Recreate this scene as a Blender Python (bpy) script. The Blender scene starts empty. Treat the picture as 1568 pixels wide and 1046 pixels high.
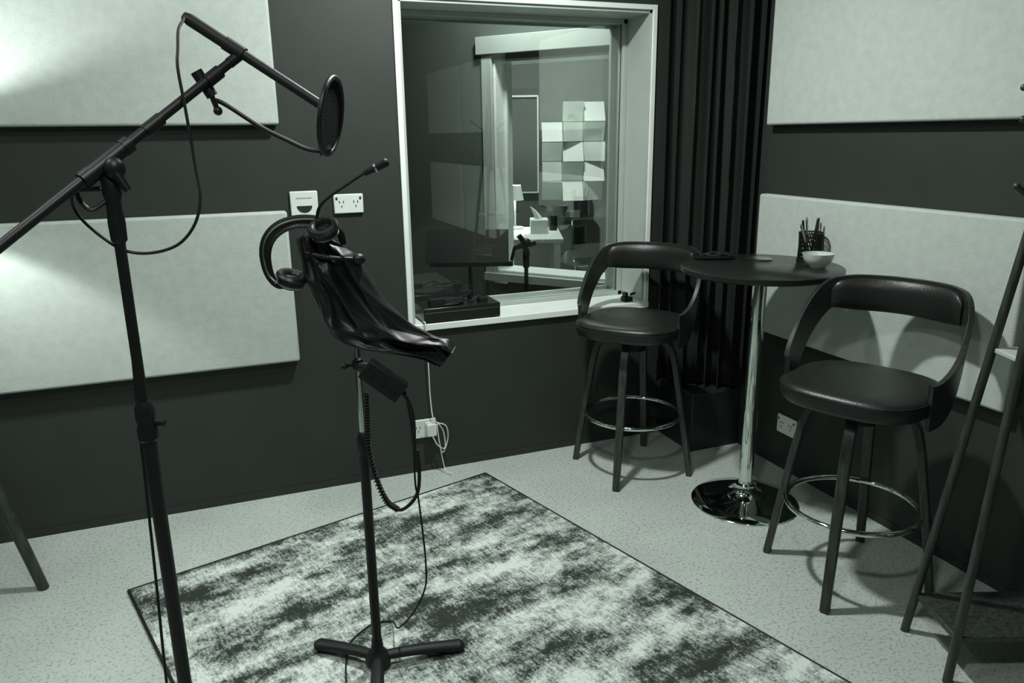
import bpy, math, random
from mathutils import Vector, Matrix, noise
random.seed(4)
CA, SA = .9323, .3616
def P(R, F, z=0.0):            # heading-aligned -> room-aligned coordinates
    return Vector((CA*R+SA*F, -SA*R+CA*F, z))

# ------------------------------------------------------------------ materials
def tint(l):
    """l = linear luminance-ish value -> greenish monochrome colour"""
    k = min(1, max(0, l))**.35
    r = .74+(.925-.74)*k; b = .82+(.94-.82)*k
    return (l*r, l, l*b, 1)
MATS = {}
def mat(name, l, rough=.6, metal=0., spec=.5, bump=0., bscale=60., var=0., vscale=8., coat=0., stretch=None):
    if name in MATS: return MATS[name]
    m = bpy.data.materials.new(name); m.use_nodes = True
    nt = m.node_tree; b = nt.nodes['Principled BSDF']
    b.inputs['Base Color'].default_value = tint(l)
    b.inputs['Roughness'].default_value = rough
    b.inputs['Metallic'].default_value = metal
    b.inputs['Specular IOR Level'].default_value = spec
    b.inputs['Coat Weight'].default_value = coat
    tc = nt.nodes.new('ShaderNodeTexCoord')
    src = tc.outputs['Object']
    if stretch:
        mp = nt.nodes.new('ShaderNodeMapping'); mp.inputs['Scale'].default_value = stretch
        nt.links.new(src, mp.inputs[0]); src = mp.outputs[0]
    n = nt.nodes.new('ShaderNodeTexNoise'); n.inputs['Scale'].default_value = vscale
    n.inputs['Detail'].default_value = 4
    nt.links.new(src, n.inputs['Vector'])
    cr = nt.nodes.new('ShaderNodeValToRGB')
    v = max(var, .04)
    cr.color_ramp.elements[0].position = .3; cr.color_ramp.elements[1].position = .7
    cr.color_ramp.elements[0].color = tint(l*(1-v)); cr.color_ramp.elements[1].color = tint(min(1, l*(1+v)))
    nt.links.new(n.outputs['Fac'], cr.inputs[0]); nt.links.new(cr.outputs[0], b.inputs['Base Color'])
    if bump > 0:
        n2 = nt.nodes.new('ShaderNodeTexNoise'); n2.inputs['Scale'].default_value = bscale; n2.inputs['Detail'].default_value = 3
        nt.links.new(src, n2.inputs['Vector'])
        bp = nt.nodes.new('ShaderNodeBump'); bp.inputs['Strength'].default_value = bump; bp.inputs['Distance'].default_value = .004
        nt.links.new(n2.outputs['Fac'], bp.inputs['Height']); nt.links.new(bp.outputs[0], b.inputs['Normal'])
    MATS[name] = m; return m

M_wall = mat('dark_wall_paint', .031, .55, bump=.12, bscale=220, var=.06, spec=.3)
M_ceil = mat('ceiling_paint', .16, .8)
M_panel = mat('acoustic_panel_fabric', .48, .95, spec=.1, bump=.45, bscale=300, var=.05, vscale=30)
M_white = mat('white_gloss_paint', .76, .35)
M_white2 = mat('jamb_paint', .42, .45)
M_plast = mat('white_plastic', .66, .35)
M_hole = mat('socket_slots', .01, .6)
M_curt = mat('dark_curtain_velvet', .024, .9, spec=.15, bump=.3, bscale=200)
M_box = mat('dark_box_laminate', .020, .4)
M_leather = mat('black_leather', .012, .36, bump=.25, bscale=240, spec=.45)
M_wood = mat('dark_stained_wood', .032, .42, var=.5, vscale=14, stretch=(6, 6, .6), bump=.15, bscale=60)
M_band = mat('bentwood_dark', .020, .34, var=.25, vscale=20, stretch=(1, 1, 6))
M_chrome = mat('chrome', .75, .07, metal=1.)
M_chrome2 = mat('brushed_steel', .5, .28, metal=1.)
M_black = mat('black_metal', .007, .45, spec=.35)
M_blackm = mat('black_matte_metal', .009, .55, spec=.3)
M_rub = mat('black_rubber', .008, .6, spec=.3)
M_table = mat('black_table_laminate', .012, .28, spec=.5)
M_bag = mat('black_leatherette_bag', .009, .44, bump=.10, bscale=350, spec=.4)
M_foam = mat('black_foam', .008, .95, spec=.1, bump=.6, bscale=300)
M_cer = mat('bowl_ceramic', .5, .3)
M_paper = mat('paper', .75, .8)
M_tile = mat('white_foam_tile', .7, .7)
M_desk = mat('white_desk_laminate', .75, .4)
M_shade = mat('lamp_shade_fabric', .3, .9)
M_dimwall = mat('far_wall_paint', .10, .7)

def mat_floor():
    m = bpy.data.materials.new('speckled_vinyl_floor'); m.use_nodes = True
    nt = m.node_tree; b = nt.nodes['Principled BSDF']
    tc = nt.nodes.new('ShaderNodeTexCoord')
    def noisem(scale, p0, p1, c0, c1, det=2):
        n = nt.nodes.new('ShaderNodeTexNoise'); n.inputs['Scale'].default_value = scale; n.inputs['Detail'].default_value = det
        nt.links.new(tc.outputs['Object'], n.inputs['Vector'])
        r = nt.nodes.new('ShaderNodeValToRGB'); r.color_ramp.elements[0].position = p0; r.color_ramp.elements[1].position = p1
        r.color_ramp.elements[0].color = c0; r.color_ramp.elements[1].color = c1
        nt.links.new(n.outputs['Fac'], r.inputs[0]); return r
    a = noisem(95, .36, .46, tint(.32), tint(.47))
    v = nt.nodes.new('ShaderNodeTexVoronoi'); v.inputs['Scale'].default_value = 80
    nt.links.new(tc.outputs['Object'], v.inputs['Vector'])
    r2 = nt.nodes.new('ShaderNodeValToRGB'); r2.color_ramp.elements[0].position = .10; r2.color_ramp.elements[1].position = .22
    r2.color_ramp.elements[0].color = (.5, .5, .5, 1); r2.color_ramp.elements[1].color = (1, 1, 1, 1)
    nt.links.new(v.outputs['Distance'], r2.inputs[0])
    c3 = noisem(2.5, .3, .7, (.92, .92, .92, 1), (1.05, 1.05, 1.05, 1))
    mx = nt.nodes.new('ShaderNodeMix'); mx.data_type = 'RGBA'; mx.blend_type = 'MULTIPLY'; mx.inputs[0].default_value = .8
    nt.links.new(a.outputs[0], mx.inputs[6]); nt.links.new(r2.outputs[0], mx.inputs[7])
    mx2 = nt.nodes.new('ShaderNodeMix'); mx2.data_type = 'RGBA'; mx2.blend_type = 'MULTIPLY'; mx2.inputs[0].default_value = 1
    nt.links.new(mx.outputs[2], mx2.inputs[6]); nt.links.new(c3.outputs[0], mx2.inputs[7])
    nt.links.new(mx2.outputs[2], b.inputs['Base Color'])
    b.inputs['Roughness'].default_value = .42; b.inputs['Specular IOR Level'].default_value = .35
    return m
M_floor = mat_floor()

def mat_rug():
    m = bpy.data.materials.new('distressed_rug_pile'); m.use_nodes = True
    nt = m.node_tree; b = nt.nodes['Principled BSDF']
    tc = nt.nodes.new('ShaderNodeTexCoord')
    def nz(scale, stretch, det=3, rough=.6, loc=(0, 0, 0)):
        mp = nt.nodes.new('ShaderNodeMapping'); mp.inputs['Scale'].default_value = stretch; mp.inputs['Location'].default_value = loc
        nt.links.new(tc.outputs['Object'], mp.inputs[0])
        n = nt.nodes.new('ShaderNodeTexNoise'); n.inputs['Scale'].default_value = scale; n.inputs['Detail'].default_value = det
        n.inputs['Roughness'].default_value = rough
        nt.links.new(mp.outputs[0], n.inputs['Vector']); return n.outputs['Fac']
    def mth(op, a, c):
        x = nt.nodes.new('ShaderNodeMath'); x.operation = op
        for i, q in enumerate((a, c)):
            if isinstance(q, (int, float)): x.inputs[i].default_value = q
            else: nt.links.new(q, x.inputs[i])
        return x.outputs[0]
    big = nz(2.7, (.95, 2.3, 1), 5, .6, (3.1, 1.7, 0))
    mid = nz(11, (1.0, 1.5, 1), 3, .65, (1, 5, 0))
    fine = nz(48, (2.6, .6, 1), 2, .7)
    fine2 = nz(130, (1, 1, 1), 1, .5)
    s = mth('ADD', mth('MULTIPLY', mth('SUBTRACT', big, .5), 3.2), mth('MULTIPLY', mth('SUBTRACT', fine, .5), 1.15))
    s = mth('ADD', s, mth('MULTIPLY', mth('SUBTRACT', mid, .5), 1.5))
    s = mth('ADD', s, mth('MULTIPLY', mth('SUBTRACT', fine2, .5), .8))
    s = mth('ADD', s, .51)
    r = nt.nodes.new('ShaderNodeValToRGB')
    e = r.color_ramp.elements
    e[0].position = .06; e[0].color = tint(.035); e[1].position = .98; e[1].color = tint(.62)
    for p, l in ((.24, .08), (.38, .17), (.54, .29), (.74, .43)):
        q = e.new(p); q.color = tint(l)
    nt.links.new(s, r.inputs[0]); nt.links.new(r.outputs[0], b.inputs['Base Color'])
    b.inputs['Roughness'].default_value = .95; b.inputs['Specular IOR Level'].default_value = .1
    bp = nt.nodes.new('ShaderNodeBump'); bp.inputs['Strength'].default_value = .5; bp.inputs['Distance'].default_value = .004
    nt.links.new(fine2, bp.inputs['Height']); nt.links.new(bp.outputs[0], b.inputs['Normal'])
    return m
M_rug = mat_rug()

def mat_glass():
    m = bpy.data.materials.new('window_glass'); m.use_nodes = True
    nt = m.node_tree; nt.nodes.remove(nt.nodes['Principled BSDF'])
    out = nt.nodes['Material Output']
    t = nt.nodes.new('ShaderNodeBsdfTransparent'); t.inputs[0].default_value = (.92, .95, .93, 1)
    g = nt.nodes.new('ShaderNodeBsdfGlossy'); g.inputs['Roughness'].default_value = .0; g.inputs[0].default_value = (.95, 1, .97, 1)
    fr = nt.nodes.new('ShaderNodeFresnel'); fr.inputs[0].default_value = 1.5
    mm = nt.nodes.new('ShaderNodeMath'); mm.operation = 'MULTIPLY'; mm.inputs[1].default_value = 3.6; mm.use_clamp = True
    nt.links.new(fr.outputs[0], mm.inputs[0])
    mx = nt.nodes.new('ShaderNodeMixShader')
    nt.links.new(mm.outputs[0], mx.inputs[0]); nt.links.new(t.outputs[0], mx.inputs[1]); nt.links.new(g.outputs[0], mx.inputs[2])
    nt.links.new(mx.outputs[0], out.inputs[0]); return m
M_glass = mat_glass()

def mat_emit(name, s):
    m = bpy.data.materials.new(name); m.use_nodes = True
    b = m.node_tree.nodes['Principled BSDF']
    b.inputs['Emission Color'].default_value = (.94, 1, .96, 1); b.inputs['Emission Strength'].default_value = s
    return m

# ------------------------------------------------------------------ mesh tools
class Geo:
    def __init__(s): s.v = []; s.f = []
    def add(s, vf):
        v, f = vf; o = len(s.v)
        s.v += [Vector(p) for p in v]; s.f += [tuple(i+o for i in q) for q in f]; return s
def box(c, size, rot=None):
    hx, hy, hz = size[0]/2, size[1]/2, size[2]/2
    v = [Vector((x, y, z)) for x in (-hx, hx) for y in (-hy, hy) for z in (-hz, hz)]
    if rot is not None: v = [rot @ p for p in v]
    v = [p+Vector(c) for p in v]
    return v, [(0, 1, 3, 2), (4, 6, 7, 5), (0, 4, 5, 1), (2, 3, 7, 6), (0, 2, 6, 4), (1, 5, 7, 3)]
def bb(x0, x1, y0, y1, z0, z1): return box(((x0+x1)/2, (y0+y1)/2, (z0+z1)/2), (x1-x0, y1-y0, z1-z0))
def catmull(pts, k=6, closed=False):
    pts = [Vector(p) for p in pts]; n = len(pts); out = []
    rng = range(n if closed else n-1)
    for i in rng:
        if closed: a, b, c, d = pts[(i-1) % n], pts[i], pts[(i+1) % n], pts[(i+2) % n]
        else:
            b, c = pts[i], pts[i+1]; a = pts[i-1] if i > 0 else b*2-c; d = pts[i+2] if i+2 < n else c*2-b
        for j in range(k):
            t = j/k; t2 = t*t; t3 = t2*t
            out.append(.5*((2*b)+(-a+c)*t+(2*a-5*b+4*c-d)*t2+(-a+3*b-3*c+d)*t3))
    if not closed: out.append(pts[-1])
    return out
def sweep(pts, sect, closed=False, up0=None):
    """sect(i,t)-> list of (a,b) offsets"""
    pts = [Vector(p) for p in pts]; n = len(pts); v = []; f = []
    T = []
    for i in range(n):
        if closed: t = pts[(i+1) % n]-pts[i-1]
        else: t = pts[min(i+1, n-1)]-pts[max(i-1, 0)]
        T.append(t.normalized())
    up = Vector(up0) if up0 is not None else (Vector((0, 0, 1)) if abs(T[0].z) < .9 else Vector((1, 0, 0)))
    N = (up-T[0]*up.dot(T[0])).normalized(); m = None
    for i in range(n):
        N = (N-T[i]*N.dot(T[i])).normalized(); B = T[i].cross(N)
        sc = sect(i, i/(n-1)); m = len(sc)
        for a, b in sc: v.append(pts[i]+N*a+B*b)
    for i in range(n if closed else n-1):
        for j in range(m):
            k = (j+1) % m; i2 = (i+1) % n
            f.append((i*m+j, i*m+k, i2*m+k, i2*m+j))
    if not closed:
        f.append(tuple(reversed(range(m)))); f.append(tuple((n-1)*m+j for j in range(m)))
    return v, f
def circ(r, n=12, r2=None):
    r2 = r2 or r
    return [(r*math.cos(2*math.pi*j/n), r2*math.sin(2*math.pi*j/n)) for j in range(n)]
def tube(pts, r, n=12, k=0, closed=False):
    if k: pts = catmull(pts, k, closed)
    rr = r if callable(r) else (lambda t: r)
    return sweep(pts, lambda i, t: circ(rr(t), n), closed)
def cyl(a, b, r1, r2=None, n=24): 
    r2 = r1 if r2 is None else r2
    a = Vector(a); b = Vector(b)
    return sweep([a, b], lambda i, t: circ(r1+(r2-r1)*t, n))
def lathe(prof, n=48, M=None, a=1., b=1., e=2.):
    v = []; f = []
    for r, z in prof:
        for j in range(n):
            th = 2*math.pi*j/n; c, s = math.cos(th), math.sin(th)
            if e != 2.:
                q = (abs(c)**e+abs(s)**e)**(-1/e); c *= q; s *= q
            v.append(Vector((r*c*a, r*s*b, z)))
    m = len(prof)
    for i in range(m-1):
        for j in range(n):
            k = (j+1) % n; f.append((i*n+j, i*n+k, (i+1)*n+k, (i+1)*n+j))
    f.append(tuple(reversed(range(n)))); f.append(tuple((m-1)*n+j for j in range(n)))
    if M is not None: v = [M @ p for p in v]
    return v, f
def sph(c, r, n=16, sc=(1, 1, 1)):
    pr = [(max(1e-4, math.sin(math.pi*i/n)), -math.cos(math.pi*i/n)) for i in range(n+1)]
    v, f = lathe(pr, n*2)
    return [Vector((p.x*r*sc[0], p.y*r*sc[1], p.z*r*sc[2]))+Vector(c) for p in v], f
def align(c, direction):
    q = Vector(direction).normalized().to_track_quat('Z', 'Y')
    return Matrix.Translation(Vector(c)) @ q.to_matrix().to_4x4()

def emp(name, loc=(0, 0, 0), rz=0.):
    e = bpy.data.objects.new(name, None); e.empty_display_size = .1
    e.location = loc; e.rotation_euler = (0, 0, rz)
    bpy.context.scene.collection.objects.link(e); return e
def ob(name, geo, m, parent=None, world=False, bevel=0., smooth=True, rot=None, seg=2, sub=0):
    if isinstance(geo, tuple): g = Geo().add(geo)
    elif isinstance(geo, list):
        g = Geo()
        for q in geo: g.add(q)
    else: g = geo
    v = [p.copy() for p in g.v]
    if rot is not None: v = [rot @ p for p in v]
    if world and parent is not None: v = [p-Vector(parent.location) for p in v]
    me = bpy.data.meshes.new(name); me.from_pydata([tuple(p) for p in v], [], g.f); me.update()
    import bmesh
    bm = bmesh.new(); bm.from_mesh(me); bmesh.ops.recalc_face_normals(bm, faces=bm.faces); bm.to_mesh(me); bm.free()
    if smooth:
        for p in me.polygons: p.use_smooth = True
        me.set_sharp_from_angle(angle=math.radians(38))
    me.materials.append(m)
    o = bpy.data.objects.new(name, me); bpy.context.scene.collection.objects.link(o)
    if parent is not None: o.parent = parent
    if bevel > 0:
        b = o.modifiers.new('bevel', 'BEVEL'); b.width = bevel; b.segments = seg; b.limit_method = 'ANGLE'; b.angle_limit = math.radians(40)
    if sub:
        s = o.modifiers.new('sub', 'SUBSURF'); s.levels = sub; s.render_levels = sub
    return o

# ------------------------------------------------------------------ room shell
XL, XR, YF, YB, ZC = -1.9, 2.326, -1.5, 3.2, 2.62
WX0, WX1, WZ0, WZ1 = .775, 1.937, .70, 2.03
ob('floor', bb(-2.1, 6, -1.7, 8.2, -.1, 0), M_floor, smooth=False)
ob('ceiling', bb(-2.1, 6, -1.7, 8.2, ZC, ZC+.1), M_ceil, smooth=False)
ob('wall_back', [bb(XL-.12, WX0, YB, 3.55, 0, ZC), bb(WX1, 2.6, YB, 3.55, 0, ZC), bb(WX0, WX1, YB, 3.55, 0, WZ0-.03), bb(WX0, WX1, YB, 3.55, WZ1, ZC)], M_wall, smooth=False)
ob('wall_right', bb(XR, XR+.12, YF, 3.2, 0, ZC), M_wall, smooth=False)
ob('wall_left', bb(XL-.12, XL, YF, 3.2, 0, ZC), M_wall, smooth=False)
ob('wall_front', bb(XL-.12, XR+.12, YF-.12, YF, 0, ZC), M_wall, smooth=False)
ob('baseboard_back', bb(XL, 2.03, YB-.004, YB, 0, .03), M_wall, smooth=False)
ob('baseboard_right', bb(XR-.004, XR, YF, 2.9, 0, .03), M_wall, smooth=False)

# window
w = emp('window_1', (1.356, 3.3, 0))
fr = []
t = .022
fr += [bb(WX0-t, WX0, YB-.012, YB, WZ0-.03, WZ1+t), bb(WX1, WX1+t, YB-.012, YB, WZ0-.03, WZ1+t), bb(WX0, WX1, YB-.012, YB, WZ1, WZ1+t)]
ob('casing', fr, M_white, w, world=True, bevel=.002)
ob('sill', bb(WX0-t, WX1+t, YB-.018, 3.53, WZ0-.03, WZ0), M_white, w, world=True, bevel=.003)
ob('jamb_lining', [bb(WX0, WX0+.012, YB, 3.54, WZ0, WZ1), bb(WX1-.012, WX1, YB, 3.54, WZ0, WZ1), bb(WX0, WX1, YB, 3.54, WZ1-.012, WZ1)], M_white2, w, world=True)
a, b_ = WX0+.012, WX1-.012
def ring(y0, y1, q): return [bb(a, a+q, y0, y1, WZ0, WZ1-.012), bb(b_-q, b_, y0, y1, WZ0, WZ1-.012), bb(a, b_, y0, y1, WZ1-.012-q, WZ1-.012), bb(a, b_, y0, y1, WZ0, WZ0+q)]
ob('glazing_bead', ring(3.395, 3.415, .022)+ring(3.425, 3.445, .022)+ring(3.50, 3.52, .03), M_white2, w, world=True, bevel=.002)
ob('glass', bb(a+.004, b_-.004, 3.418, 3.422, WZ0+.004, WZ1-.016), M_glass, w, world=True, smooth=False)

# acoustic panels
def panel(cx, cy, cz, sx, sy, sz):
    o = ob('acoustic_wall_panel', box((0, 0, 0), (sx, sy, sz)), M_panel, bevel=.010, seg=3); o.location = (cx, cy, cz); return o
panel(-.34, 3.172, 1.855, 1.24, .05, .61); panel(-.34, 3.172, .915, 1.24, .05, .615)
panel(2.299, 2.185, 1.83, .05, 1.22, .61); panel(2.299, 2.185, .928, .05, 1.24, .612)
for z_ in (1.83, .928):
    panel(2.299, .30, z_, .05, 1.0, .61); panel(2.299, -.86, z_, .05, 1.1, .61); panel(1.3, -1.473, z_, 1.24, .05, .61); panel(-.6, -1.473, z_, 1.24, .05, .61); panel(-1.873, .8, z_, .05, 1.24, .61)

# wall outlets
def outlet(name, loc, w_, h_, rz=0., kind=0):
    e = emp(name, loc, rz)
    ob('plate', box((0, -.006, 0), (w_, .012, h_)), M_plast, e, bevel=.004)
    if kind == 1:
        g = []
        for sx in (-1, 1):
            for dx, dz in ((-.008, .008), (.008, .008), (0, -.010)):
                g.append(box((sx*w_*.24+dx, -.0125, dz), (.003, .002, .009)))
        for sx in (-1, 1): g.append(box((sx*w_*.40, -.0125, h_*.28), (.008, .002, .010)))
        ob('slots', g, M_hole, e)
    if kind == 2:
        pr = [(.030*math.cos(math.pi*j/20), .030*math.sin(math.pi*j/20)) for j in range(21)]
        v = [(x, -.0135, -.006-.9*y) for x, y in pr]+[(x, -.010, -.006-.9*y) for x, y in pr]
        ob('dial_pocket', (v, [tuple(range(21)), tuple(reversed(range(21, 42)))]+[(i, (i+1) % 21, 21+(i+1) % 21, 21+i) for i in range(21)]), M_hole, e, smooth=False)
        ob('label', box((0, -.0125, .026), (.06, .002, .004)), M_white2, e)
    return e
outlet('wall_volume_control', (.353, 3.198, 1.243), .108, .104, kind=2)
outlet('power_outlet', (.529, 3.198, 1.238), .12, .078, kind=1)
oo = outlet('power_outlet', (.80, 3.198, .212), .115, .088, kind=1)
outlet('power_outlet', (2.324, 2.56, .215), .12, .085, rz=math.radians(-90), kind=1)
ch = emp('wall_charger', (.83, 3.15, .215))
ob('plug_body', box((.826, 3.163, .215), (.045, .045, .06)), M_plast, ch, world=True, bevel=.005)
ob('cord', tube([(.826, 3.145, .19), (.85, 3.14, .14), (.885, 3.15, .12), (.88, 3.15, .2), (.85, 3.14, .24), (.87, 3.15, .10), (.90, 3.15, .16), (.89, 3.14, .23), (.84, 3.15, .26), (.832, 3.17, .35), (.828, 3.165, .5), (.825, 3.165, .665), (.822, 3.17, .712), (.82, 3.2, .706), (.83, 3.22, .705)], .0028, 8, 8), M_plast, ch, world=True)
ob('cord_tail', tube([(.856, 3.14, .16), (.87, 3.14, .06), (.878, 3.12, .02), (.90, 3.10, .008)], .0022, 8, 8), M_plast, ch, world=True)

# curtain
def curtain():
    v = []; f = []; n = 220; zs = [.305+(2.6-.305)*i/14 for i in range(15)]
    for zi, z in enumerate(zs):
        for i in range(n+1):
            t_ = i/n
            ang = t_*2*math.pi*7.0+2.6*noise.noise(Vector((t_*3.3, z*.12, 0)))+.5*noise.noise(Vector((t_*8, z*.7, 5)))
            base = Vector((1.985+.30*t_, 3.135-.27*t_, 0))
            nrm = Vector((-.67, -.74, 0))
            sn = math.sin(ang)
            d = .030*sn*(1+.7*noise.noise(Vector((t_*6, z*.35, 3))))+.008*math.sin(2.3*ang+z)
            s_ = .013*math.cos(ang*1+.4)
            p = base+nrm*(d-.014)+Vector((.74, -.67, 0))*s_
            v.append((min(p.x, 2.318), min(p.y, 3.185), z))
    for zi in range(len(zs)-1):
        for i in range(n):
            q = zi*(n+1)+i; f.append((q, q+1, q+n+2, q+n+1))
    o = ob('curtain', (v, f), M_curt)
    s = o.modifiers.new('th', 'SOLIDIFY'); s.thickness = .003
curtain()
ob('bass_trap_box', bb(2.045, 2.318, 2.90, 3.19, 0, .29), M_box, bevel=.004)

# rug
rug = emp('area_rug', (.633, 1.736, 0), math.radians(15.8))
ob('pile', bb(-.748, .748, -1.146, 1.146, .001, .010), M_rug, rug, bevel=.003)
eb = [(-.75, -1.15, .006), (.75, -1.15, .006), (.75, 1.15, .006), (-.75, 1.15, .006)]
ob('bound_edge', [cyl(eb[i], eb[(i+1) % 4], .0055, n=10) for i in range(4)], M_rub, rug)

# ------------------------------------------------------------------ bar stools
def sm(x): x = max(0, min(1, x)); return x*x*(3-2*x)
def stool(loc, leg_rot, seat_rot):
    e = emp('bar_stool', loc)
    LR = Matrix.Rotation(leg_rot, 4, 'Z'); SR = Matrix.Rotation(seat_rot, 4, 'Z')
    U = Matrix.Translation((0, 0, .024))
    for i in range(4):
        a = math.radians(45+90*i); c, s = math.cos(a), math.sin(a)
        path = catmull([(c*r, s*r, z) for r, z in ((.03, .634), (.10, .630), (.150, .605), (.178, .545), (.205, .40), (.235, .22), (.268, 0.002))], 5)
        def sect(i_, t_): 
            w_ = .021-.006*t_; h_ = .014-.002*t_
            return [(h_, w_), (-h_, w_), (-h_, -w_), (h_, -w_)]
        ob('leg_%d' % (i+1), sweep(path, sect, up0=(0, 0, 1)), M_wood, e, rot=LR, bevel=.004)
    ob('footrest_ring', tube([(.212*math.cos(2*math.pi*j/48), .212*math.sin(2*math.pi*j/48), .270) for j in range(48)], .0095, 12, closed=True), M_chrome, e, rot=LR)
    ob('swivel_plate', [cyl((0, 0, .61), (0, 0, .654), .10, n=32), cyl((0, 0, .57), (0, 0, .62), .05, n=24)], M_blackm, e)
    S2 = SR @ Matrix.Translation((0, -.030, .024)); SA_, SB_ = .229, .224
    ob('seat_shell', lathe([(.01, .622), (.84, .624), (.95, .634), (.97, .645)], 72, a=SA_, b=SB_, e=2.9), M_band, e, rot=S2)
    ob('seat_cushion', lathe([(.2, .640), (.94, .640), (.985, .646), (1.0, .658), (1.0, .672), (.985, .684), (.95, .692), (.88, .697), (.6, .694), (.3, .690), (.01, .689)], 72, a=SA_, b=SB_, e=2.9), M_leather, e, rot=S2)
    ob('seat_piping', tube([Vector(((SA_-.002)*c*q, (SB_-.002)*s*q, .683)) for c, s, q in [(math.cos(th), math.sin(th), (abs(math.cos(th))**2.9+abs(math.sin(th))**2.9)**(-1/2.9)) for th in [2*math.pi*j/72 for j in range(72)]]], .003, 8, closed=True), M_leather, e, rot=S2)
    # bentwood back hoop
    n = 72; TH = math.radians(112)
    def cen(th):
        a_ = abs(th)/TH
        z = .957-.262*sm((a_-.40)/.60)**.9
        r = .242+.13*(z-.69)
        return Vector((r*math.sin(th), r*math.cos(th)-.0, z)), a_
    v = []; f = []
    for i in range(n+1):
        th = -TH+2*TH*i/n
        p, a_ = cen(th); p1, _ = cen(th+.01); p0, _ = cen(th-.01)
        T = (p1-p0).normalized(); N = Vector((math.sin(th), math.cos(th), 0)); W = T.cross(N).normalized()
        if abs(th) < 1.2 and W.z < 0: W = -W
        hw = .056-.014*sm((a_-.25)/.35)+.030*sm((a_-.68)/.28)
        for su, so in ((1, 1), (-1, 1), (-1, -1), (1, -1)):
            v.append(p+W*hw*su+N*.008*so)
    for i in range(n):
        for j in range(4):
            k = (j+1) % 4; f.append((i*4+j, i*4+k, i*4+4+k, i*4+4+j))
    f.append((3, 2, 1, 0)); f.append(tuple(n*4+j for j in range(4)))
    ob('back_hoop', (v, f), M_band, e, rot=SR, bevel=.003)
    # back pad
    v = []; f = []; m = 16; n2 = 36; T2 = math.radians(52)
    for i in range(n2+1):
        th = -T2+2*T2*i/n2; p, a_ = cen(th); N = Vector((math.sin(th), math.cos(th), 0))
        edge = (max(0., 1-abs(th/T2)**5))**.5; edge = max(edge, .05)
        for j in range(m):
            ph = 2*math.pi*j/m; c, s = math.cos(ph), math.sin(ph)
            q = (abs(c)**3+abs(s)**3)**(-1/3)
            v.append(p+Vector((0, 0, 1))*(.057*c*q*(.55+.45*edge)-.010)-N*(.014+.024*(s*q+.2)*edge))
    for i in range(n2):
        for j in range(m):
            k = (j+1) % m; f.append((i*m+j, i*m+k, i*m+m+k, i*m+m+j))
    f.append(tuple(reversed(range(m)))); f.append(tuple(n2*m+j for j in range(m)))
    ob('back_pad', (v, f), M_leather, e, rot=SR)
    return e
def rfang(dR, dF):   # direction of the stool back -> rotation so local +Y points there
    d = P(dR, dF); return math.atan2(-d.x, d.y)
stool((1.694, 2.862, 0), rfang(-.146, .351), rfang(.5, .866))
stool((1.927, 1.790, 0), rfang(-.17, .98), rfang(.72, .69))

# ------------------------------------------------------------------ bar table
tb = emp('bar_table', (1.956, 2.373, 0))
ob('base', lathe([(.216, .001), (.217, .006), (.21, .012), (.16, .020), (.09, .034), (.055, .05), (.045, .065), (.043, .085), (.03, .09), (.0285, .10)], 64), M_chrome, tb)
ob('pole', cyl((0, 0, .085), (0, 0, .955), .028, n=32), M_chrome, tb)
ob('top_bracket', lathe([(.03, .93), (.05, .945), (.11, .965), (.12, .975)], 32), M_blackm, tb)
ob('tabletop', lathe([(.01, .975), (.296, .975), (.303, .980), (.303, .997), (.299, 1.0), (.01, 1.0)], 96), M_table, tb)
# bowl
bw = emp('bowl', (2.125, 2.258, 1.0))
ob('bowl_body', lathe([(.028, 0), (.03, .004), (.045, .016), (.054, .034), (.058, .052), (.055, .052), (.050, .034), (.04, .018), (.01, .010)], 40), M_cer, bw)
# pen holder
ph = emp('pen_holder', (2.208, 2.395, 1.0))
g = [tube([(.046*math.cos(2*math.pi*j/32), .046*math.sin(2*math.pi*j/32), z) for j in range(32)], .003, 8, closed=True) for z in (.003, .11)]
g.append(cyl((0, 0, 0), (0, 0, .004), .045))
for j in range(32):
    a1 = 2*math.pi*j/32; g.append(cyl((.045*math.cos(a1), .045*math.sin(a1), .003), (.045*math.cos(a1+.6), .045*math.sin(a1+.6), .11), .0018, n=5))
    g.append(cyl((.045*math.cos(a1), .045*math.sin(a1), .003), (.045*math.cos(a1-.6), .045*math.sin(a1-.6), .11), .0018, n=5))
ob('mesh_cup', g, M_black, ph)
for i, (x, y, tx, ty, h) in enumerate(((-.02, 0, -.045, 0, .15), (0, .01, -.01, .02, .16), (.02, -.01, .03, .0, .155), (-.01, -.02, -.06, -.01, .135), (.015, .015, .045, .02, .15))):
    ob('pen_%d' % (i+1), [cyl((x, y, .006), (tx, ty, h), .0045, n=10), cyl((tx, ty, h), (tx*1.05, ty*1.05, h+.012), .0055, .003, n=10)], M_chrome2 if i % 2 else M_black, ph)
co = emp('coaster', (2.05, 2.50, 1.0))
ob('ring_disc', lathe([(.05, 0), (.052, .003), (.045, .006), (.02, .004), (.018, .004)], 32), M_chrome2, co)
tr = emp('headphone_cable_tray', (1.90, 2.60, 1.0), math.radians(-25))
ob('tray', lathe([(.1, 0), (.75, 0), (1, .006), (1, .016), (.95, .016), (.93, .008), (.1, .007)], 48, a=.085, b=.05, e=3.5), M_black, tr)
ob('bundle', [tube([(.06*math.cos(t_)*(.9+.1*math.sin(3*t_)), .03*math.sin(t_), .017+.004*math.sin(5*t_+k)) for t_ in [2*math.pi*j/40 for j in range(40)]], .004, 8, closed=True) for k in range(2)], M_rub, tr)

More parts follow.
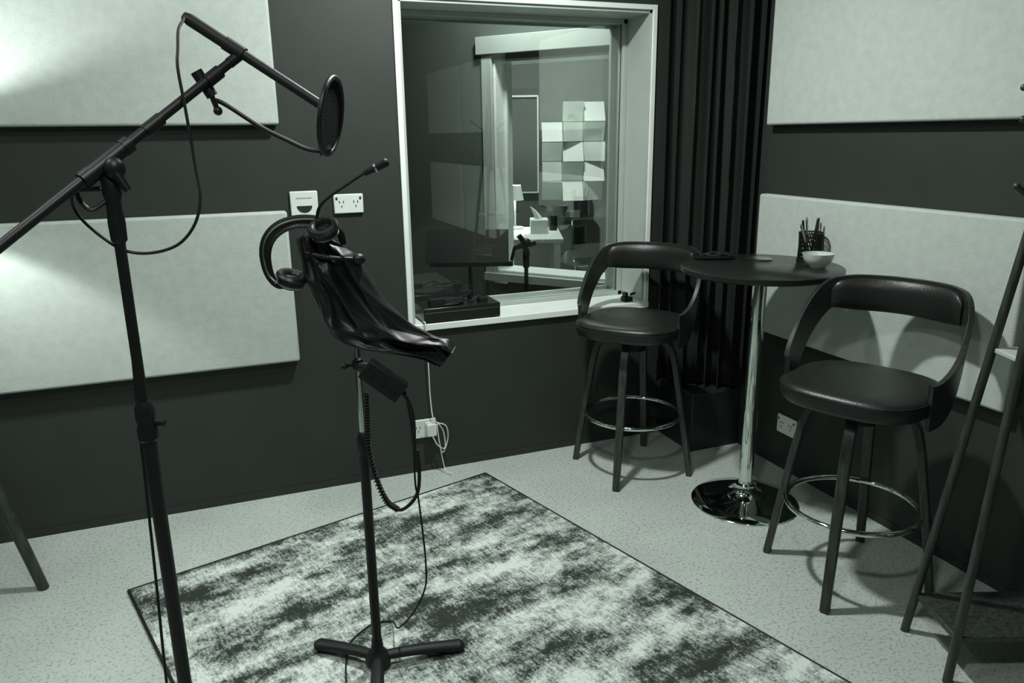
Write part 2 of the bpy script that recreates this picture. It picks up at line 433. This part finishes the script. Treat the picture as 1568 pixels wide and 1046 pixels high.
# ------------------------------------------------------------------ boom microphone stand
mp = P(-.69, 1.35)
ms = emp('boom_microphone_stand', (mp.x, mp.y, 0))
X0, Y0 = mp.x, mp.y
ob('lower_tube', cyl((X0, Y0, .12), (X0, Y0, 1.0), .0135), M_black, ms, world=True)
ob('upper_tube', cyl((X0, Y0, .98), (X0, Y0, 1.435), .0095), M_black, ms, world=True)
ob('height_collar', [lathe([(.0135, .95), (.018, .955), (.018, .975), (.015, .985), (.0175, .995), (.0175, 1.015), (.012, 1.03)], 24, Matrix.Translation((X0, Y0, 0))), cyl((X0+.01, Y0, .985), (X0+.032, Y0-.01, .985), .006)], M_black, ms, world=True)
ob('upper_collar', [lathe([(.0095, 1.325), (.0135, 1.33), (.0145, 1.36), (.0125, 1.40), (.016, 1.41), (.016, 1.44), (.010, 1.45)], 24, Matrix.Translation((X0, Y0, 0)))], M_black, ms, world=True)
lg = []
for k in range(3):
    a1 = math.radians(95+120*k); c, s = math.cos(a1), math.sin(a1)
    lg.append(cyl((X0+c*.02, Y0+s*.02, .20), (X0+c*.30, Y0+s*.30, .012), .008, n=12))
    lg.append(cyl((X0+c*.015, Y0+s*.015, .09), (X0+c*.16, Y0+s*.16, .105), .005, n=8))
    lg.append(sph((X0+c*.305, Y0+s*.305, .012), .012, 8))
lg.append(cyl((X0, Y0, .16), (X0, Y0, .24), .022))
ob('tripod_legs', lg, M_black, ms, world=True)
bA = Vector((-.317, 1.422, 1.340)); bB = Vector((.078, 1.632, 1.650)); bd = (bB-bA).normalized()
bt = bA-bd*.22; clutch = Vector((X0, Y0, 1.466))
ob('boom_arm', [cyl(bt, bB, .0088), cyl(bt-bd*.0, bt+bd*.08, .017)], M_black, ms, world=True)
ob('boom_joints', [cyl(clutch-bd*.035, clutch+bd*.035, .0135), cyl(clutch+bd*.035, clutch+bd*.05, .015), cyl(clutch-bd*.055, clutch-bd*.035, .015),
     cyl(clutch+bd*.085, clutch+bd*.125, .0115), cyl(clutch+bd*.24, clutch+bd*.275, .0125), cyl(bB-bd*.02, bB+bd*.01, .010),
     cyl(clutch+Vector((0, 0, -.05)), clutch, .014), sph(clutch+Vector((.01, -.012, -.012)), .018, 10, (1, 1, 1.1))], M_black, ms, world=True)
tk = clutch+Vector((.012, -.02, -.02))
ob('clutch_handle', [cyl(tk, tk+Vector((.016, -.006, -.03)), .009, .006, n=10), cyl((X0-.05, Y0, 1.42), (X0+.0, Y0, 1.42), .005, n=8), tube([(X0-.01, Y0, 1.40), (X0-.035, Y0-.005, 1.385), (X0-.05, Y0-.005, 1.40), (X0-.055, Y0-.005, 1.42)], .004, 8, 5)], M_black, ms, world=True)
# shotgun mic
mA = Vector((.002, 1.662, 1.718)); mB = Vector((.220, 1.577, 1.562)); md = (mB-mA).normalized()
sg = emp('shotgun_microphone', tuple(mA))
ob('body', [cyl(mA, mA+md*.10, .0115), cyl(mA+md*.10, mA+md*.108, .0115, .0095), cyl(mA+md*.108, mB, .0095), cyl(mA-md*.012, mA, .008, .0115)], M_blackm, sg, world=True)
ob('interference_slots', [cyl(mA+md*(.13+.022*i), mA+md*(.133+.022*i), .0097, n=20) for i in range(6)], M_blackm, sg, world=True)
ob('mic_clip', [cyl(mA+md*.075, mA+md*.115, .0135), cyl(mA+md*.095, bB, .008)], M_rub, ms, world=True)
ob('xlr_cable', tube([mA-md*.01, P(-.600, 1.52, 1.712), P(-.590, 1.47, 1.690), P(-.583, 1.44, 1.655), P(-.579, 1.42, 1.62), P(-.574, 1.42, 1.549), P(-.569, 1.42, 1.458), P(-.5625, 1.41, 1.40), P(-.573, 1.40, 1.353), P(-.603, 1.39, 1.317), P(-.647, 1.38, 1.303), P(-.690, 1.37, 1.308), P(-.725, 1.36, 1.335), P(-.752, 1.345, 1.375), P(-.755, 1.34, 1.41), P(-.735, 1.345, 1.435), P(-.705, 1.37, 1.42), P(-.70, 1.372, 1.30), P(-.708, 1.36, 1.0), P(-.715, 1.35, .7), P(-.735, 1.36, .3), P(-.75, 1.42, .03), P(-.80, 1.52, .008), P(-.95, 1.50, .008)], .0028, 8, 8), M_rub, ms, world=True)
# pop filter
pc = Vector((.238, 1.570, 1.540)); nR = P(.985, -.06, 0)-P(0, 0, 0); pn = Vector((nR.x, nR.y, -.17)).normalized()
pf = emp('pop_filter', tuple(pc))
Mx = align(pc, pn)
ob('hoop', tube([Mx @ Vector((.072*math.cos(2*math.pi*j/48), .072*math.sin(2*math.pi*j/48), 0)) for j in range(48)], .0055, 10, closed=True), M_black, pf, world=True)
ob('mesh_screen', lathe([(.071, -.002), (.071, .002)], 48, Mx), M_foam, pf, world=True)
ob('gooseneck', tube([(.026, 1.631, 1.573), (.048, 1.622, 1.564), (.108, 1.599, 1.521), (.153, 1.582, 1.496), (.187, 1.568, 1.479), (.219, 1.562, 1.474)], .0045, 10, 6), M_black, pf, world=True)
gc = Vector((.015, 1.61, 1.60))
ob('clamp', [cyl(gc+Vector((-.012, 0, .022)), gc+Vector((.012, 0, -.022)), .011), cyl(gc+Vector((.010, 0, -.02)), gc+Vector((.018, .015, -.045)), .005), sph(gc+Vector((.019, .015, -.048)), .0085, 8), cyl((.210, 1.565, 1.474), (.232, 1.56, 1.478), .008)], M_black, pf, world=True)

# ------------------------------------------------------------------ short stand with bag + headphones
X1, Y1 = .313, 1.915
st = emp('microphone_stand', (X1, Y1, 0))
ob('lower_tube', cyl((X1, Y1, .05), (X1, Y1, .72), .0135), M_black, st, world=True)
ob('chrome_tube', cyl((X1, Y1, .70), (X1, Y1, 1.03), .0085), M_chrome, st, world=True)
ob('collars', [lathe([(.0135, .68), (.0165, .69), (.0165, .725), (.012, .74), (.009, .745)], 24, Matrix.Translation((X1, Y1, 0))),
     lathe([(.009, .915), (.014, .92), (.014, .945), (.009, .95)], 24, Matrix.Translation((X1, Y1, 0))), cyl((X1-.035, Y1-.01, .932), (X1, Y1, .932), .005), sph((X1-.036, Y1-.01, .932), .009, 8), cyl((X1, Y1, .932), (X1+.04, Y1-.02, .925), .007)], M_black, st, world=True)
hub = [lathe([(.02, .02), (.036, .03), (.036, .05), (.028, .062), (.018, .075), (.0145, .11)], 32, Matrix.Translation((X1, Y1, 0)))]
for fx, fy in ((.170, 2.06), (.548, 1.90), (.268, 1.72)):
    d = (Vector((fx, fy, 0))-Vector((X1, Y1, 0)))
    path = catmull([Vector((X1, Y1, .048))+d*.06, Vector((X1, Y1, .046))+d*.35, Vector((X1, Y1, .038))+d*.7, Vector((X1, Y1, .028))+d*1.0], 5)
    hub.append(sweep(path, lambda i, t_: circ(.013+.003*t_, 14, .016+.006*t_)))
    hub.append(sph((fx, fy, .028), .0225, 10, (1, 1, .72)))
    hub.append(cyl((X1+d.x*.93, Y1+d.y*.93, .011), (X1+d.x*.93, Y1+d.y*.93, .03), .014))
ob('cast_tripod_base', hub, M_blackm, st, world=True)

# soft leather bag draped over the stand head
bag = emp('leather_microphone_bag', (.30, 1.88, 1.05))
Lp = [(.205, 1.918, 1.275), (.190, 1.922, 1.262), (.196, 1.919, 1.210), (.205, 1.916, 1.160), (.224, 1.909, 1.108), (.241, 1.901, 1.055), (.262, 1.894, 1.010), (.303, 1.878, .988), (.385, 1.847, .972), (.458, 1.818, .955), (.498, 1.802, .934)]
Rp = [(.270, 1.890, 1.262), (.286, 1.885, 1.247), (.305, 1.877, 1.235), (.324, 1.871, 1.215), (.357, 1.857, 1.150), (.392, 1.842, 1.092), (.438, 1.826, 1.050), (.475, 1.811, 1.024), (.503, 1.800, 1.010), (.527, 1.791, 1.004), (.538, 1.787, .984)]
dw = [.010, .020, .026, .030, .032, .032, .029, .024, .019, .015, .013]
Lc = catmull(Lp, 12); Rc = catmull(Rp, 12); dc = catmull([(q, 0, 0) for q in dw], 12)
vd = (P(.0, 1.)-P(0, 0)).normalized()
def rid(x):
    x = abs(2*(x-math.floor(x))-1); return sm(1-x)
v = []; f = []; m = 120; n = len(Lc)
for i in range(n):
    tt = i/(n-1); c = (Lc[i]+Rc[i])*.5; B = (Rc[i]-Lc[i])*.5
    for j in range(m):
        a1 = 2*math.pi*j/m; x = math.cos(a1); y = math.sin(a1)
        xs = math.copysign(abs(x)**.9, x); ys = math.copysign(abs(y)**.8, y)
        u = x*.5+.5
        env = sm(tt/.12)
        wob = .30*noise.noise(Vector((u*1.6, tt*2.4, 1.7)))
        f1 = rid(u*1.9-tt*1.1+wob)**1.7; f2 = rid(u*3.0+tt*1.6+1.5*wob+.35)**2.5; f3 = rid(tt*3.4-u*1.2+wob*2)**3.5
        dd = (f1*.022+f2*.012+f3*.014*math.exp(-((tt-.5)/.25)**2)-.014)*env
        e_ = 1+.06*noise.noise(Vector((tt*9, 3 if x > 0 else 8, 0)))
        front = -1 if y < 0 else 1
        v.append(c+B*xs*e_+vd*(ys*dc[i].x+front*abs(ys)*dd*1.1))
for i in range(n-1):
    for j in range(m):
        k = (j+1) % m; f.append((i*m+j, i*m+k, i*m+m+k, i*m+m+j))
f.append(tuple(reversed(range(m))))
o0 = len(v); cc = (Lc[-1]+Rc[-1])*.5; T = (cc-(Lc[-4]+Rc[-4])*.5).normalized()
for j in range(m): v.append(cc-T*.03+(v[(n-1)*m+j]-cc)*.8)
for j in range(m):
    k = (j+1) % m; f.append(((n-1)*m+j, (n-1)*m+k, o0+k, o0+j))
f.append(tuple(o0+j for j in range(m)))
ob('bag_body', (v, f), M_bag, bag, world=True)
rimp = [v[(n-1)*m+j]+T*.001 for j in range(0, m, 2)]
ob('mouth_rim', tube(rimp, .0025, 8, closed=True), M_bag, bag, world=True)
ob('hem_fold', tube([Lc[i]+T*0 for i in range(10, n-2, 4)], .003, 8), M_bag, bag, world=True)
ob('drawstring_knots', [sph((.322, 1.852, 1.214), .016, 12, (1.1, .9, .9)), tube([(.205, 1.890, 1.232), (.235, 1.863, 1.226), (.27, 1.850, 1.220), (.315, 1.850, 1.215)], .0055, 10, 6)], M_bag, bag, world=True)

# headphones
hp = emp('headphones', (.18, 1.93, 1.22))
band = [(.168, 1.925, 1.155), (.137, 1.943, 1.150), (.118, 1.951, 1.178), (.113, 1.951, 1.226), (.125, 1.946, 1.265), (.155, 1.935, 1.293), (.200, 1.917, 1.306), (.250, 1.897, 1.302), (.284, 1.885, 1.280), (.294, 1.884, 1.247)]
def bs(i, t_): 
    s_ = math.sin(math.pi*t_); return circ(.0035+.0015*s_, 12, .007+.010*s_)
ob('headband', sweep(catmull(band, 8), bs, up0=(0, -1, .0)), M_rub, hp, world=True)
ob('headband_pad', sweep(catmull([Vector(p)+Vector((.004*(1 if p[0] < .2 else -1), 0, -.008)) for p in band[3:8]], 8), lambda i, t_: circ(.006, 12, .014)), M_leather, hp, world=True)
ob('headband_steel', tube([Vector(p)+Vector((-.005, -.012, .006)) for p in band[1:9]], .0020, 8, 8), M_chrome2, hp, world=True)
for nm, c, d in (('ear_cup_a', (.165, 1.915, 1.163), (.25, -.25, .93)), ('ear_cup_b', (.248, 1.868, 1.285), (-.30, -.45, .84))):
    Mx = align(c, d)
    ob(nm, lathe([(.006, -.018), (.020, -.018), (.030, -.012), (.034, -.004), (.034, .004)], 32, Mx), M_black, hp, world=True)
    ob(nm+'_ring', tube([Mx @ Vector((.032*math.cos(2*math.pi*j/32), .032*math.sin(2*math.pi*j/32), -.007)) for j in range(32)], .0022, 8, closed=True), M_chrome2, hp, world=True)
    ob(nm+'_pad', lathe([(.018, .003), (.032, .003), (.038, .008), (.038, .013), (.033, .019), (.025, .019), (.019, .014), (.017, .008)], 32, Mx), M_leather, hp, world=True)
# gooseneck mic
gm = emp('gooseneck_microphone', (.26, 1.89, 1.33))
ob('neck', tube([(.262, 1.89, 1.20), (.242, 1.90, 1.27), (.238, 1.902, 1.315), (.256, 1.896, 1.352), (.322, 1.870, 1.399), (.366, 1.853, 1.427)], .004, 10, 8), M_black, gm, world=True)
ga = Vector((.350, 1.859, 1.417)); gb = Vector((.397, 1.842, 1.440)); gd = (gb-ga).normalized()
ob('capsule', [cyl(ga, ga+gd*.03, .0075, .0095, n=16), cyl(ga+gd*.03, gb, .0105, .010, n=16), sph(gb, .0108, 8)], M_blackm, gm, world=True)
ob('capsule_ring', cyl(ga+gd*.028, ga+gd*.033, .0112, n=20), M_chrome2, gm, world=True)

# control box with cables
cb = emp('headphone_amplifier', (.355, 1.84, .918))
q = Matrix.Rotation(math.atan2(SA, CA)*-1, 3, 'Z') @ Matrix.Rotation(math.radians(38), 3, 'Y')
ob('case', box((.362, 1.836, .905), (.115, .034, .056), q), M_blackm, cb, world=True, bevel=.004)
ob('knobs', [cyl(Vector((.362, 1.836, .905))+q @ Vector((x, -.017, 0)), Vector((.362, 1.836, .905))+q @ Vector((x, -.021, 0)), .007, n=16) for x in (-.035, .0, .035)], M_rub, cb, world=True)
ob('stand_clip', cyl((X1, Y1, .93), (.335, 1.85, .93), .010), M_blackm, st, world=True)
c1 = [(.402, 1.818, .875), (.416, 1.812, .85), (.427, 1.808, .80), (.427, 1.809, .713), (.435, 1.806, .66), (.429, 1.808, .595), (.405, 1.818, .556), (.378, 1.827, .545), (.350, 1.839, .572), (.326, 1.848, .65), (.315, 1.852, .735), (.318, 1.86, .80), (.32, 1.86, .87)]
ob('cable_loop', tube(c1, .0048, 10, 8), M_rub, st, world=True)
ax = catmull(c1[7:13], 60); pts = []
for i, p in enumerate(ax):
    T = (ax[min(i+1, len(ax)-1)]-ax[max(i-1, 0)]).normalized(); N = T.cross(Vector((0, 1, 0))).normalized(); B = T.cross(N)
    w_ = i*2*math.pi/7
    pts.append(p+N*.007*math.cos(w_)+B*.007*math.sin(w_))
ob('coiled_cord', tube(pts, .0022, 6), M_rub, st, world=True)
ob('jack_plug', [cyl((.434, 1.806, .655), (.431, 1.807, .715), .008, .006, n=14)], M_blackm, st, world=True)
ob('thin_cable', tube([(.411, 1.815, .875), (.423, 1.81, .76), (.424, 1.81, .62), (.429, 1.807, .583), (.436, 1.805, .48), (.440, 1.803, .389), (.436, 1.806, .31), (.41, 1.84, .22), (.385, 1.95, .10), (.395, 2.10, .02), (.35, 2.12, .016), (.311, 2.104, .016), (.253, 2.05, .016), (.226, 1.958, .016), (.21, 1.86, .016), (.18, 1.7, .016)], .0026, 8, 8), M_rub, st, world=True)

# ------------------------------------------------------------------ coat rack (right, near)
rp = P(1.40, 1.93)
rk = emp('coat_rack', (rp.x, rp.y, 0))
AZ = 1.85
apex = rp+Vector((0, 0, AZ))
feet = [P(1.205, 2.05), P(1.207, 1.816), P(1.595, 1.816), P(1.593, 2.05)]
for i, fo in enumerate(feet):
    d = (apex-fo)
    ob('leg_%d' % (i+1), cyl(fo, fo+d*.93, .0125, .0115, n=14), M_wood, rk, world=True)
ob('central_post', cyl(rp+Vector((0, 0, 1.60)), rp+Vector((0, 0, 2.0)), .018), M_wood, rk, world=True)
hk = []
for a0, ze, r0 in ((159, 1.52, .15), (159, 1.36, .14), (219, 1.60, .15), (279, 1.52, .15), (339, 1.60, .15), (39, 1.52, .15), (99, 1.60, .15)):
    a1 = math.radians(a0); dr = Vector((math.cos(a1), math.sin(a1), 0))
    hk.append(cyl(rp+dr*.02+Vector((0, 0, ze-.09)), rp+dr*r0+Vector((0, 0, ze)), .008, .007, n=10)); hk.append(sph(rp+dr*r0+Vector((0, 0, ze)), .009, 8))
hk.append(cyl(rp+Vector((0, 0, 1.24)), rp+Vector((0, 0, 1.62)), .012))
ob('hooks', hk, M_wood, rk, world=True)
def shelf(z, th, nm, m):
    cs_ = [fo.lerp(apex, z/AZ) for fo in feet]
    v = [Vector((c.x, c.y, z+dz)) for dz in (-th/2, th/2) for c in cs_]
    ob(nm, (v, [(0, 1, 2, 3), (7, 6, 5, 4)]+[(i, (i+1) % 4, 4+(i+1) % 4, 4+i) for i in range(4)]), m, rk, world=True, bevel=.003)
shelf(.13, .018, 'shelf_low', M_wood); shelf(.92, .014, 'shelf_high', M_white2)

# ------------------------------------------------------------------ tripod floor lamp (light at left)
LX, LY = -.96, 2.80
lp = emp('tripod_floor_lamp', (LX, LY, 0))
for i, (fx, fy) in enumerate(((-.68, 2.78), (-1.10, 2.55), (-1.10, 3.04))):
    d = Vector((fx-LX, fy-LY, 0))
    ob('leg_%d' % (i+1), sweep([(fx, fy, .0), (LX+d.x*.08, LY+d.y*.08, 1.24)], lambda i_, t_: circ(.018+.006*t_, 12)), M_wood, lp, world=True)
ob('collar', [cyl((LX, LY, 1.18), (LX, LY, 1.26), .05), cyl((LX, LY, 1.24), (LX, LY, 1.36), .014)], M_blackm, lp, world=True)
v, f = lathe([(.205, 1.30), (.18, 1.535)], 48); f = f[:-2]
o = ob('shade', ([p+Vector((LX, LY, 0)) for p in v], f), M_shade, lp, world=True); sd = o.modifiers.new('s', 'SOLIDIFY'); sd.thickness = .003
ob('bulb', sph((LX, LY, 1.405), .032, 12), mat_emit('bulb_glow', 30), lp, world=True)

# ------------------------------------------------------------------ device on the window sill
dv = emp('record_player', (1.0, 3.26, WZ0))
ZT = WZ0+.068
ob('case', bb(.822, 1.180, 3.183, 3.365, WZ0+.006, ZT), M_table, dv, world=True, bevel=.003)
ob('feet', [cyl((x, y, WZ0), (x, y, WZ0+.008), .012, n=14) for x in (.85, 1.15) for y in (3.21, 3.34)], M_rub, dv, world=True)
ob('platter', lathe([(.08, 0), (.083, .008), (.078, .012), (.01, .012)], 40, Matrix.Translation((.95, 3.275, ZT))), M_blackm, dv, world=True)
ob('controls', [bb(.86, .93, 3.20, 3.24, ZT, ZT+.033), bb(1.09, 1.13, 3.21, 3.25, ZT, ZT+.02), cyl((1.08, 3.32, ZT-.002), (1.08, 3.32, ZT+.038), .012), tube([(1.08, 3.32, ZT+.033), (1.05, 3.26, ZT+.031), (.98, 3.23, ZT+.023)], .004, 8, 5), tube([(.93, 3.22, ZT+.018), (.99, 3.20, ZT+.033), (1.05, 3.20, ZT+.013), (1.10, 3.23, ZT+.033), (1.14, 3.28, ZT+.018), (1.16, 3.34, ZT+.006)], .004, 8, 6)], M_rub, dv, world=True)
ob('trim_line', bb(.83, 1.17, 3.181, 3.184, WZ0+.046, WZ0+.049), M_chrome2, dv, world=True)
ck = emp('sill_clamp', (1.87, 3.24, WZ0))
ob('clamp_body', [bb(1.845, 1.89, 3.22, 3.26, WZ0, WZ0+.022), bb(1.85, 1.866, 3.225, 3.255, WZ0+.022, WZ0+.045), cyl((1.885, 3.24, WZ0+.03), (1.91, 3.23, WZ0+.04), .006)], M_black, ck, world=True)

# ------------------------------------------------------------------ booth beyond the glass
o0 = P(.255, 4.6); e1 = (P(.865, -.502)).normalized(); e2 = Vector((e1.y*-1, e1.x, 0))
def mb(s0, s1, t0, t1, z0, z1):
    v = []
    for s_ in (s0, s1):
        for t_ in (t0, t1):
            for z in (z0, z1): v.append(o0+e1*s_+e2*t_+Vector((0, 0, z)))
    return v, [(0, 1, 3, 2), (4, 6, 7, 5), (0, 4, 5, 1), (2, 3, 7, 6), (0, 2, 6, 4), (1, 5, 7, 3)]
A0, A1, B0, B1 = -.40, .395, .66, 1.93
ob('wall_booth', [mb(-1.9, A0, 0, .18, 0, ZC), mb(A1, .85, 0, .18, 0, ZC), mb(A0, A1, 0, .18, 0, B0), mb(A0, A1, 0, .18, B1, ZC)], M_dimwall, smooth=False)
w2 = emp('window_2', tuple(o0))
ob('casing', [mb(A0-.07, A0, -.02, 0, B0-.04, B1+.05), mb(A1, A1+.05, -.02, 0, B0-.04, B1), mb(A0-.10, A1+.1, -.035, 0, B1+.03, B1+.13), mb(A0-.07, A1+.05, -.04, 0, B0-.05, B0)], M_white2, w2, world=True, bevel=.003)
ob('lining', [mb(A0, A0+.015, 0, .2, B0, B1), mb(A0+.015, A0+.035, .10, .12, B0, B1), mb(A1-.015, A1, 0, .2, B0, B1), mb(A0, A1, 0, .2, B1-.015, B1), mb(A0, A1, 0, .2, B0, B0+.015)], M_white, w2, world=True, bevel=.002)
def wallseg(nm, a, b, th, m):
    a = Vector(a); b = Vector(b); d = (b-a).normalized(); n_ = Vector((-d.y, d.x, 0))*th
    v = [p+Vector((0, 0, z)) for z in (0, ZC) for p in (a, b, b+n_, a+n_)]
    ob(nm, (v, [(0, 1, 2, 3), (7, 6, 5, 4)]+[(i, (i+1) % 4, 4+(i+1) % 4, 4+i) for i in range(4)]), m, smooth=False)
wallseg('wall_far', P(-1.6, 7.08), P(1.6, 7.08), .1, M_dimwall)
wallseg('wall_far_side', P(1.6, 7.08), P(1.6, 4.1), -.1, M_dimwall)
wallseg('wall_far_left', P(-1.5, 5.8), P(-1.5, 7.08), .1, M_dimwall)
# foam tiles
tl = emp('acoustic_foam_tile_art', tuple(P(.56, 7.04, 1.35)))
g = Geo(); S_ = .186
D_, e_ = .14, .012
types = {'U': (D_, D_, e_, e_), 'D': (e_, e_, D_, D_), 'L': (e_, D_, D_, e_), 'R': (D_, e_, e_, D_)}
for r, row in enumerate((' DU', 'URD', 'DUL', 'RDU', 'DUR')):
    for c in range(3):
        if row[c] == ' ': continue
        x0 = .29+c*S_; z0 = 1.78-(r+1)*S_*.92
        base = [(x0, z0), (x0+S_*.97, z0), (x0+S_*.97, z0+S_*.89), (x0, z0+S_*.89)]
        hts = types[row[c]]
        v = [P(a1, 7.075, b1) for a1, b1 in base]+[P(a1, 7.07-h, b1) for (a1, b1), h in zip(base, hts)]
        g.add((v, [(0, 1, 2, 3), (4, 5, 6, 7)]+[(i, (i+1) % 4, 4+(i+1) % 4, 4+i) for i in range(4)]))
ob('tiles', g, M_tile, tl, world=True, smooth=False)
bd_ = emp('whiteboard', tuple(P(.12, 7.05, 1.45)))
def rfb(r0, r1, f0, f1, z0, z1):
    v = [P(r, f_, z) for r in (r0, r1) for f_ in (f0, f1) for z in (z0, z1)]
    return v, [(0, 1, 3, 2), (4, 6, 7, 5), (0, 4, 5, 1), (2, 3, 7, 6), (0, 2, 6, 4), (1, 5, 7, 3)]
ob('board', rfb(-.08, .25, 7.05, 7.075, 1.0, 1.82), M_dimwall, bd_, world=True)
ob('board_frame', [rfb(-.08, .26, 7.03, 7.075, 1.82, 1.835), rfb(.25, .262, 7.03, 7.075, 1.0, 1.83), rfb(-.09, -.08, 7.03, 7.075, 1.0, 1.83), rfb(-.08, .26, 7.03, 7.075, .99, 1.0)], M_tile, bd_, world=True)
ox = emp('power_outlet', tuple(P(.60, 7.06, .80))); ob('plate', rfb(.55, .64, 7.06, 7.08, .76, .83), M_plast, ox, world=True, bevel=.003)
# desk
dk = emp('office_desk', tuple(P(.1, 6.1, 0)))
ob('desktop', rfb(-.7, .40, 5.75, 6.55, .71, .74), M_desk, dk, world=True, bevel=.004)
ob('legs', [rfb(r, r+.05, f_, f_+.05, 0, .71) for r in (-.66, .33) for f_ in (5.8, 6.45)], M_desk, dk, world=True)
tx = emp('tissue_box', tuple(P(.23, 6.15, .74))); ob('carton', rfb(.16, .30, 6.05, 6.25, .74, .85), M_tile, tx, world=True, bevel=.003)
ob('tissue', tube([P(.23, 6.15, .84), P(.20, 6.14, .90), P(.16, 6.13, .95)], lambda t_: .03*(1.1-t_), 8, 4), M_paper, tx, world=True)
pk = emp('pen_cup', tuple(P(.35, 6.3, .74))); ob('cup', cyl(P(.35, 6.3, .74), P(.35, 6.3, .86), .035), M_black, pk, world=True)
# desk lamp
dl = emp('desk_lamp', tuple(P(.04, 6.4, .74)))
ob('base', [cyl(P(.04, 6.4, .74), P(.04, 6.4, .76), .07), cyl(P(.04, 6.4, .75), P(.04, 6.4, 1.02), .008)], M_white2, dl, world=True)
v, f = lathe([(.075, .98), (.05, 1.10)], 32); c_ = P(.04, 6.4)
ob('shade', ([p+c_ for p in v], f[:-2]), M_tile, dl, world=True)
# chair in far room
chp = P(.80, 6.35); cr_ = emp('office_chair', tuple(chp))
ob('frame', [tube([chp+Vector((-.2, -.2, 0)), chp+Vector((-.2, -.18, .44)), chp+Vector((-.2, .2, .44)), chp+Vector((-.2, .24, .8))], .011, 10, 6), tube([chp+Vector((.2, -.2, 0)), chp+Vector((.2, -.18, .44)), chp+Vector((.2, .2, .44)), chp+Vector((.2, .24, .8))], .011, 10, 6), cyl(chp+Vector((-.2, .18, .42)), chp+Vector((-.2, .22, 0)), .011), cyl(chp+Vector((.2, .18, .42)), chp+Vector((.2, .22, 0)), .011)], M_chrome, cr_, world=True)
ob('seat', box(chp+Vector((0, 0, .46)), (.40, .40, .04)), M_leather, cr_, world=True, bevel=.012)
ob('backrest', box(chp+Vector((0, .24, .70)), (.40, .03, .22)), M_leather, cr_, world=True, bevel=.012)

# music stand and mic stand in the booth
mu = emp('music_stand', (1.30, 3.86, 0))
qr = Matrix.Rotation(math.radians(-21), 3, 'Z') @ Matrix.Rotation(math.radians(-35), 3, 'X')
ob('desk_plate', [box((1.25, 3.86, .930), (.44, .006, .20), qr), box((1.25, 3.80, .845), (.44, .05, .006), qr)], M_blackm, mu, world=True)
ob('pole', [cyl((1.27, 3.88, .03), (1.27, 3.88, .91), .011)]+[cyl((1.27, 3.88, .12), (1.27+.2*math.cos(a1), 3.88+.2*math.sin(a1), .01), .008, n=10) for a1 in (.3, 2.4, 4.5)], M_blackm, mu, world=True)
m3 = emp('microphone_stand', (1.53, 3.72, 0))
ob('pole', [cyl((1.53, 3.72, .03), (1.53, 3.72, .95), .011), cyl((1.53, 3.72, .0), (1.53, 3.72, .03), .11, n=32), cyl((1.53, 3.72, .82), (1.53, 3.72, .92), .017)], M_blackm, m3, world=True)
ob('head', [cyl((1.47, 3.73, .93), (1.58, 3.71, .95), .016), sph((1.53, 3.72, .95), .026, 10), cyl((1.47, 3.73, .93), (1.45, 3.73, .86), .009), cyl((1.49, 3.72, .99), (1.53, 3.72, .94), .014)], M_black, m3, world=True)

# ------------------------------------------------------------------ lights
def area(name, loc, power, size, spot=None):
    l = bpy.data.lights.new(name, 'AREA'); l.shape = 'DISK'; l.size = size; l.energy = power; l.color = (.97, 1, .98)
    if spot: l.spread = math.radians(spot)
    o = bpy.data.objects.new(name, l); o.location = loc; bpy.context.scene.collection.objects.link(o); return o
def downlight(loc, power, size, spread=None):
    area('ceiling_downlight_lamp', (loc[0], loc[1], ZC-.02), power, size, spread)
    e = emp('ceiling_downlight', (loc[0], loc[1], ZC))
    ob('trim', tube([Vector(((size/2+.01)*math.cos(2*math.pi*j/40), (size/2+.01)*math.sin(2*math.pi*j/40), -.006)) for j in range(40)], .008, 8, closed=True), M_white, e)
downlight((.90, 2.25), 54, .13)
downlight((.0, .5), 22, .20)
downlight((-.9, 1.6), 10, .25)
pf_ = P(.35, 6.0); downlight((pf_.x, pf_.y), 42, .3)
pb = P(.0, 4.3); downlight((pb.x, pb.y), 30, .2)  # added light to brighten the booth; no known ceiling fixture there
def point(name, loc, p, r):
    l = bpy.data.lights.new(name, 'POINT'); l.energy = p; l.shadow_soft_size = r; l.color = (.97, 1, .98)
    o = bpy.data.objects.new(name, l); o.location = loc; bpy.context.scene.collection.objects.link(o)
point('floor_lamp_bulb_light', (LX, LY, 1.44), 66, .034)
q_ = P(.04, 6.4, 1.06); point('desk_lamp_bulb_light', tuple(q_), 22, .03)

wd = bpy.data.worlds.new('world'); bpy.context.scene.world = wd; wd.use_nodes = True
wd.node_tree.nodes['Background'].inputs[0].default_value = (.01, .014, .012, 1)

# ------------------------------------------------------------------ camera
cam = bpy.data.cameras.new('camera'); cam.sensor_width = 36; cam.lens = 26.86; cam.clip_start = .02
co_ = bpy.data.objects.new('camera', cam); bpy.context.scene.collection.objects.link(co_)
def rw(R, F, D): return Vector((CA*R+SA*F, -SA*R+CA*F, -D))
fx = rw(0, .9653, .261).normalized(); xx = rw(1, -.0037, .0136); xx = (xx-fx*xx.dot(fx)).normalized(); up = xx.cross(fx)
Mc = Matrix((xx, up, -fx)).transposed().to_4x4(); Mc.translation = Vector((0, 0, 1.5))
co_.matrix_world = Mc
bpy.context.scene.camera = co_
bpy.context.scene.view_settings.view_transform = 'Standard'
bpy.context.scene.view_settings.look = 'None'
